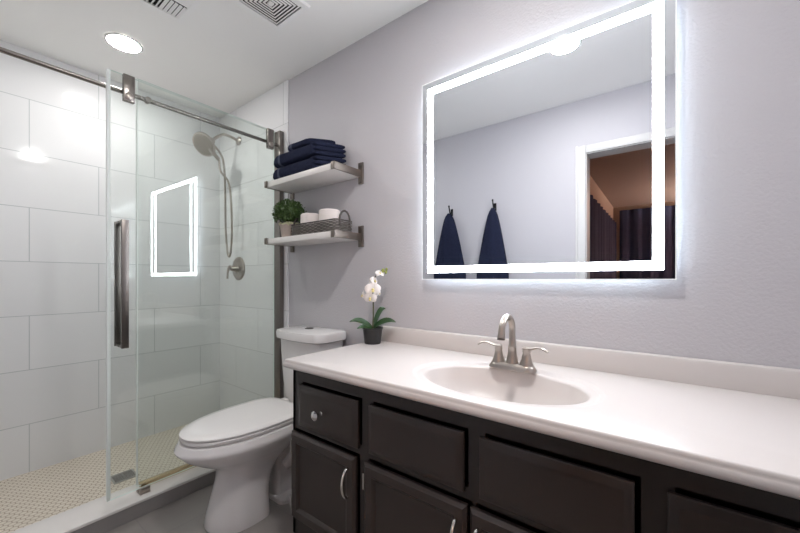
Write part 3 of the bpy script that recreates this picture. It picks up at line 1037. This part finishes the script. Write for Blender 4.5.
# ------------------------------------------------------------------ LED mirror
MX0, MX1, MZ0, MZ1 = -0.907, 0.029, 1.116, 2.026
t = thing('lighted_mirror', ((MX0 + MX1) / 2, -0.018, MZ0), 'large square wall mirror with a glowing white light border', 'mirror')
MB().box((MX0 + 0.05, -0.029, MZ0 + 0.05), (MX1 - 0.05, -0.0008, MZ1 - 0.05)).build('housing', M['housing'], t)
MB().box((MX0, -0.035, MZ0), (MX1, -0.0295, MZ1)).build('mirror_glass', M['mirror'], t)


def xz_ring(mb, x0, x1, z0, z1, w_, ya, yb):
    def r(i, y):
        return [(x0 + i, y, z0 + i), (x1 - i, y, z0 + i), (x1 - i, y, z1 - i), (x0 + i, y, z1 - i)]
    mb.loft([r(0, ya), r(0, yb), r(w_, yb), r(w_, ya), r(0, ya)], False, False)


mb = MB(); xz_ring(mb, MX0 + 0.0315, MX1 - 0.0315, MZ0 + 0.0315, MZ1 - 0.0315, 0.029, -0.0352, -0.0358)
mb.build('light_band', M['led'], t)
mb = MB(); xz_ring(mb, MX0 + 0.042, MX1 - 0.042, MZ0 + 0.042, MZ1 - 0.042, 0.0075, -0.028, -0.006)
mb.build('backlight_strip', M['backlight'], t)

mb = MB(); xz_ring(mb, MX0 + 0.0005, MX1 - 0.0005, MZ0 + 0.0005, MZ1 - 0.0005, 0.003, -0.0352, -0.0358)
mb.build('lit_edge', M['edge'], t)

# ------------------------------------------------------------------ orchid
ox, oy, oz = -1.158, -0.100, CT
t = thing('potted_orchid', (ox, oy, oz), 'white orchid in a small black pot on the countertop corner', 'plant')
MB().lathe([(0.038, 0), (0.040, 0.002), (0.049, 0.072), (0.052, 0.074), (0.052, 0.080), (0.048, 0.080), (0.046, 0.068)], (ox, oy, oz + 0.0003), 36).build('pot', M['blackpot'], t)
MB().lathe([(0.0465, 0.068), (0.03, 0.073), (0.01, 0.075)], (ox, oy, oz), 24).build('soil', M['soil'], t)
# direction to the right of the picture and towards the viewer
RV = Vector((math.cos(YAW), math.sin(YAW), 0))
FV = Vector((math.sin(YAW), -math.cos(YAW), 0))
O = Vector((ox, oy, oz))
stem = catmull([O + Vector((0, 0, 0.072)), O + RV * 0.004 + Vector((0, 0, 0.15)), O + RV * 0.002 + Vector((0, 0, 0.23)), O - RV * 0.002 + Vector((0, 0, 0.29)),
                O + RV * 0.016 + Vector((0, 0, 0.335)), O + RV * 0.045 + Vector((0, 0, 0.362)), O + RV * 0.066 + Vector((0, 0, 0.366))], 6)
MB().tube(stem, [0.0036 - 0.0018 * i / len(stem) for i in range(len(stem))], 8).build('stem', M['stemgreen'], t)


def leaf(dirv, L, Wd, rise, droop):
    mb = MB()
    side = Vector((-dirv.y, dirv.x, 0)).normalized()
    if side.dot(FV) < 0:
        side = -side
    side = (side * 0.72 - Vector((0, 0, 0.70))).normalized()
    N = 12
    rows = []
    for sgn in (1, -1):
        for i in range(N + 1):
            u = i / N
            c = O + Vector((0, 0, 0.076)) + dirv * (L * u) + Vector((0, 0, rise * math.sin(u * PI * 0.55) - droop * u * u))
            wv = Wd * math.sin(PI * min(1, 0.12 + 0.88 * u) ** 0.85) ** 0.8 if u < 1 else 0.0008
            rows.append((c, wv, sgn))
    rings = []
    for i in range(N + 1):
        c, wv, _ = rows[i]
        thk = Vector((0, 0, 0.0022))
        cup = Vector((0, 0, wv * 0.28))
        rings.append([c - side * wv + cup, c - side * wv * 0.5 + cup * 0.3, c, c + side * wv * 0.5 + cup * 0.3, c + side * wv + cup,
                      c + side * wv * 0.5 + cup * 0.3 - thk, c - thk, c - side * wv * 0.5 + cup * 0.3 - thk])
    mb.loft(rings)
    return mb.build('leaf', M['orchleaf'], t)


leaf((-RV + FV * 0.25).normalized(), 0.115, 0.019, 0.048, 0.012)
leaf((-RV * 0.9 + FV * 0.7).normalized(), 0.090, 0.015, 0.016, 0.010)
leaf((RV + FV * 0.2).normalized(), 0.118, 0.020, 0.048, 0.014)
leaf((RV * 0.72 - FV * 0.35).normalized(), 0.070, 0.021, 0.096, 0.0)


def flower(c, nrm, s):
    nrm = nrm.normalized()
    upv = Vector((0, 0, 1))
    u = (upv - nrm * upv.dot(nrm)).normalized()
    v = nrm.cross(u)
    mb = MB()
    for (ang, L, Wd, fw) in ((90, 0.034, 0.013, 0.0), (210, 0.033, 0.012, 0.0), (330, 0.033, 0.012, 0.0), (15, 0.036, 0.021, 0.003), (165, 0.036, 0.021, 0.003)):
        a = math.radians(ang)
        d = v * math.cos(a) + u * math.sin(a)
        e = nrm.cross(d)
        rings = []
        for i in range(9):
            q = i / 8
            wv = (Wd * math.sin(PI * (0.08 + 0.90 * q)) ** 0.7 + 0.0006) * s
            cc = c + d * (L * q * s) + nrm * ((fw + 0.007 * math.sin(q * PI * 0.9) - 0.006 * q * q) * s)
            th = nrm * 0.0007
            rings.append([cc - e * wv - nrm * wv * 0.18, cc, cc + e * wv - nrm * wv * 0.18, cc + th * 0 - th])
        mb.loft(rings)
    f = mb.build('flower', M['petal'], t)
    m2 = MB()
    m2.ball(tuple(c + nrm * 0.008 * s), 0.0062 * s, (1, 1, 1), 10, 7)
    m2.ball(tuple(c + nrm * 0.013 * s - u * 0.008 * s), 0.0056 * s, (1.1, 1.1, 0.8), 10, 7)
    m2.build('lip', M['lip'], f)


def P(r, z, fwd=0.0):
    return O + RV * r + FV * fwd + Vector((0, 0, z))


flower(P(-0.010, 0.226, 0.016), FV - RV * 0.15 - Vector((0, 0, 0.25)), 0.95)
flower(P(0.002, 0.268, 0.018), FV + RV * 0.15, 1.15)
flower(P(-0.045, 0.240, 0.006), FV * 0.25 - RV * 0.95, 0.72)
flower(P(0.026, 0.252, -0.004), FV * 0.5 + RV * 0.9, 0.72)
flower(P(0.008, 0.310, 0.008), FV * 0.6 + RV * 0.8 + Vector((0, 0, 0.2)), 0.72)
flower(P(-0.006, 0.312, -0.012), -FV * 0.5 - RV * 0.9, 0.6)
flower(P(0.036, 0.347, 0.008), FV * 0.7 + RV * 0.3 + Vector((0, 0, 0.6)), 0.68)
for r, z, s in ((0.052, 0.362, 0.0085), (0.066, 0.354, 0.007), (0.069, 0.368, 0.0065)):
    MB().ball(tuple(P(r, z, 0.004)), s, (1, 1, 1.3), 12, 8).build('bud', M['bud'], t)


# ------------------------------------------------------------------ hooks and hanging towels opposite the mirror
def hook(x, z, label):
    t = thing('wall_hook', (x, WF, z), label, 'hook', 'black hooks opposite the mirror')
    MB().box((x - 0.012, WF + 0.0006, z - 0.05), (x + 0.012, WF + 0.006, z + 0.015), 0.002).build('plate', M['hook'], t)
    up_ = catmull([(x, WF + 0.005, z - 0.03), (x, WF + 0.03, z - 0.035), (x, WF + 0.045, z - 0.010), (x, WF + 0.058, z + 0.03)], 6)
    MB().tube(up_, 0.0055, 10).ball((x, WF + 0.058, z + 0.032), 0.008, u=12, v=8).build('peg', M['hook'], t)
    lo = catmull([(x, WF + 0.005, z - 0.045), (x, WF + 0.03, z - 0.075), (x, WF + 0.045, z - 0.060), (x, WF + 0.050, z - 0.035)], 6)
    MB().tube(lo, 0.005, 10).build('lower_peg', M['hook'], t)


def hanging_towel(x, ztop, zbot, hw, label, seed):
    rnd = random.Random(seed)
    ph = [rnd.uniform(0, 6.28) for _ in range(4)]
    mb = MB()
    N = 26
    rings = []
    for i in range(N + 1):
        u = i / N
        z = ztop + (zbot - ztop) * u
        wx = hw * (0.14 + 0.86 * min(1.0, (u / 0.72)) ** 0.75) * (0.5 if i == 0 else 0.85 if i == 1 else 1)
        wy = 0.034 + 0.010 * u if i else 0.020
        yc = WF + 0.056
        ring = []
        for k in range(48):
            a = 2 * PI * k / 48
            r = 1 + 0.22 * min(1, u * 4) * (math.sin(7 * a + ph[0]) * 0.6 + math.sin(11 * a + ph[1]) * 0.4)
            ring.append((x + wx * math.cos(a) * (1 + 0.03 * math.sin(5 * a + ph[2])), max(WF + 0.004, yc + wy * math.sin(a) * r), z))
        rings.append(ring)
    mb.loft(rings)
    o = mb.build('hanging_towel', M['navy'], origin=(x, WF + 0.02, zbot), sharp=70)
    tag(o, label, 'towel', 'navy towels hanging opposite the mirror')


hook(-1.565, 1.748, 'small black hook seen in the mirror, the one away from the doorway')
hook(-1.150, 1.748, 'small black hook seen in the mirror, the one nearer the doorway')
hanging_towel(-1.565, 1.712, 0.95, 0.165, 'dark navy towel seen in the mirror, hanging on the hook away from the doorway', 4)
hanging_towel(-1.150, 1.712, 0.95, 0.140, 'dark navy towel seen in the mirror, hanging on the hook nearer the doorway', 5)


# ------------------------------------------------------------------ next room: curtains and an added, unseen lamp
def curtain(p0, p1, z0, z1, amp, waves, label, seed):
    rnd = random.Random(seed)
    p0, p1 = Vector(p0), Vector(p1)
    d = (p1 - p0)
    nrm = Vector((-d.y, d.x)).normalized()
    N = waves * 10
    prof = []
    ph = rnd.uniform(0, 6)
    for i in range(N + 1):
        u = i / N
        a = amp * (math.sin(u * waves * 2 * PI + ph) * 0.75 + 0.25 * math.sin(u * waves * 4.6 * PI + ph * 2))
        prof.append((p0 + d * u) + nrm * a)
    loop = prof + [q + nrm * 0.004 for q in reversed(prof)]
    mb = MB().loft([[(q.x, q.y, z) for q in loop] for z in (z0, (z0 + z1) / 2, z1)])
    o = mb.build('curtain', M['curtain'], origin=((p0.x + p1.x) / 2, (p0.y + p1.y) / 2, z0), sharp=80)
    tag(o, label, 'curtain', 'dark curtains in the next room')


curtain((BX0 + 0.06, BY + 0.12), (BX0 + 0.06, -2.2), 0.02, 2.12, 0.018, 14, 'dark curtain along the side wall of the next room, seen in the mirror', 1)
curtain((BX0 + 0.10, BY + 0.07), (0.90, BY + 0.07), 0.02, 2.36, 0.020, 8, 'dark curtain at the far end of the next room, seen in the mirror', 2)
lx, ly = 1.55, -5.4  # unseen lamp, added as the light source of the next room
t = thing('added_floor_lamp', (lx, ly, 0.0), 'unseen warm uplight floor lamp added to light the next room', 'lamp')
MB().lathe([(0.14, 0), (0.14, 0.015), (0.02, 0.03)], (lx, ly, 0.0005), 28).build('base', M['hook'], t)
MB().tube([(lx, ly, 0.02), (lx, ly, 1.62)], 0.012, 12).build('pole', M['hook'], t)
MB().lathe([(0.02, 1.60), (0.09, 1.64), (0.15, 1.74), (0.145, 1.74), (0.085, 1.65), (0.02, 1.61)], (lx, ly, 0), 28, capa=False, capb=False).build('bowl_shade', M['hook'], t)
MB().lathe([(0.02, 1.655), (0.12, 1.70), (0.02, 1.715)], (lx, ly, 0), 24).build('bulb', M['lampshade'], t)
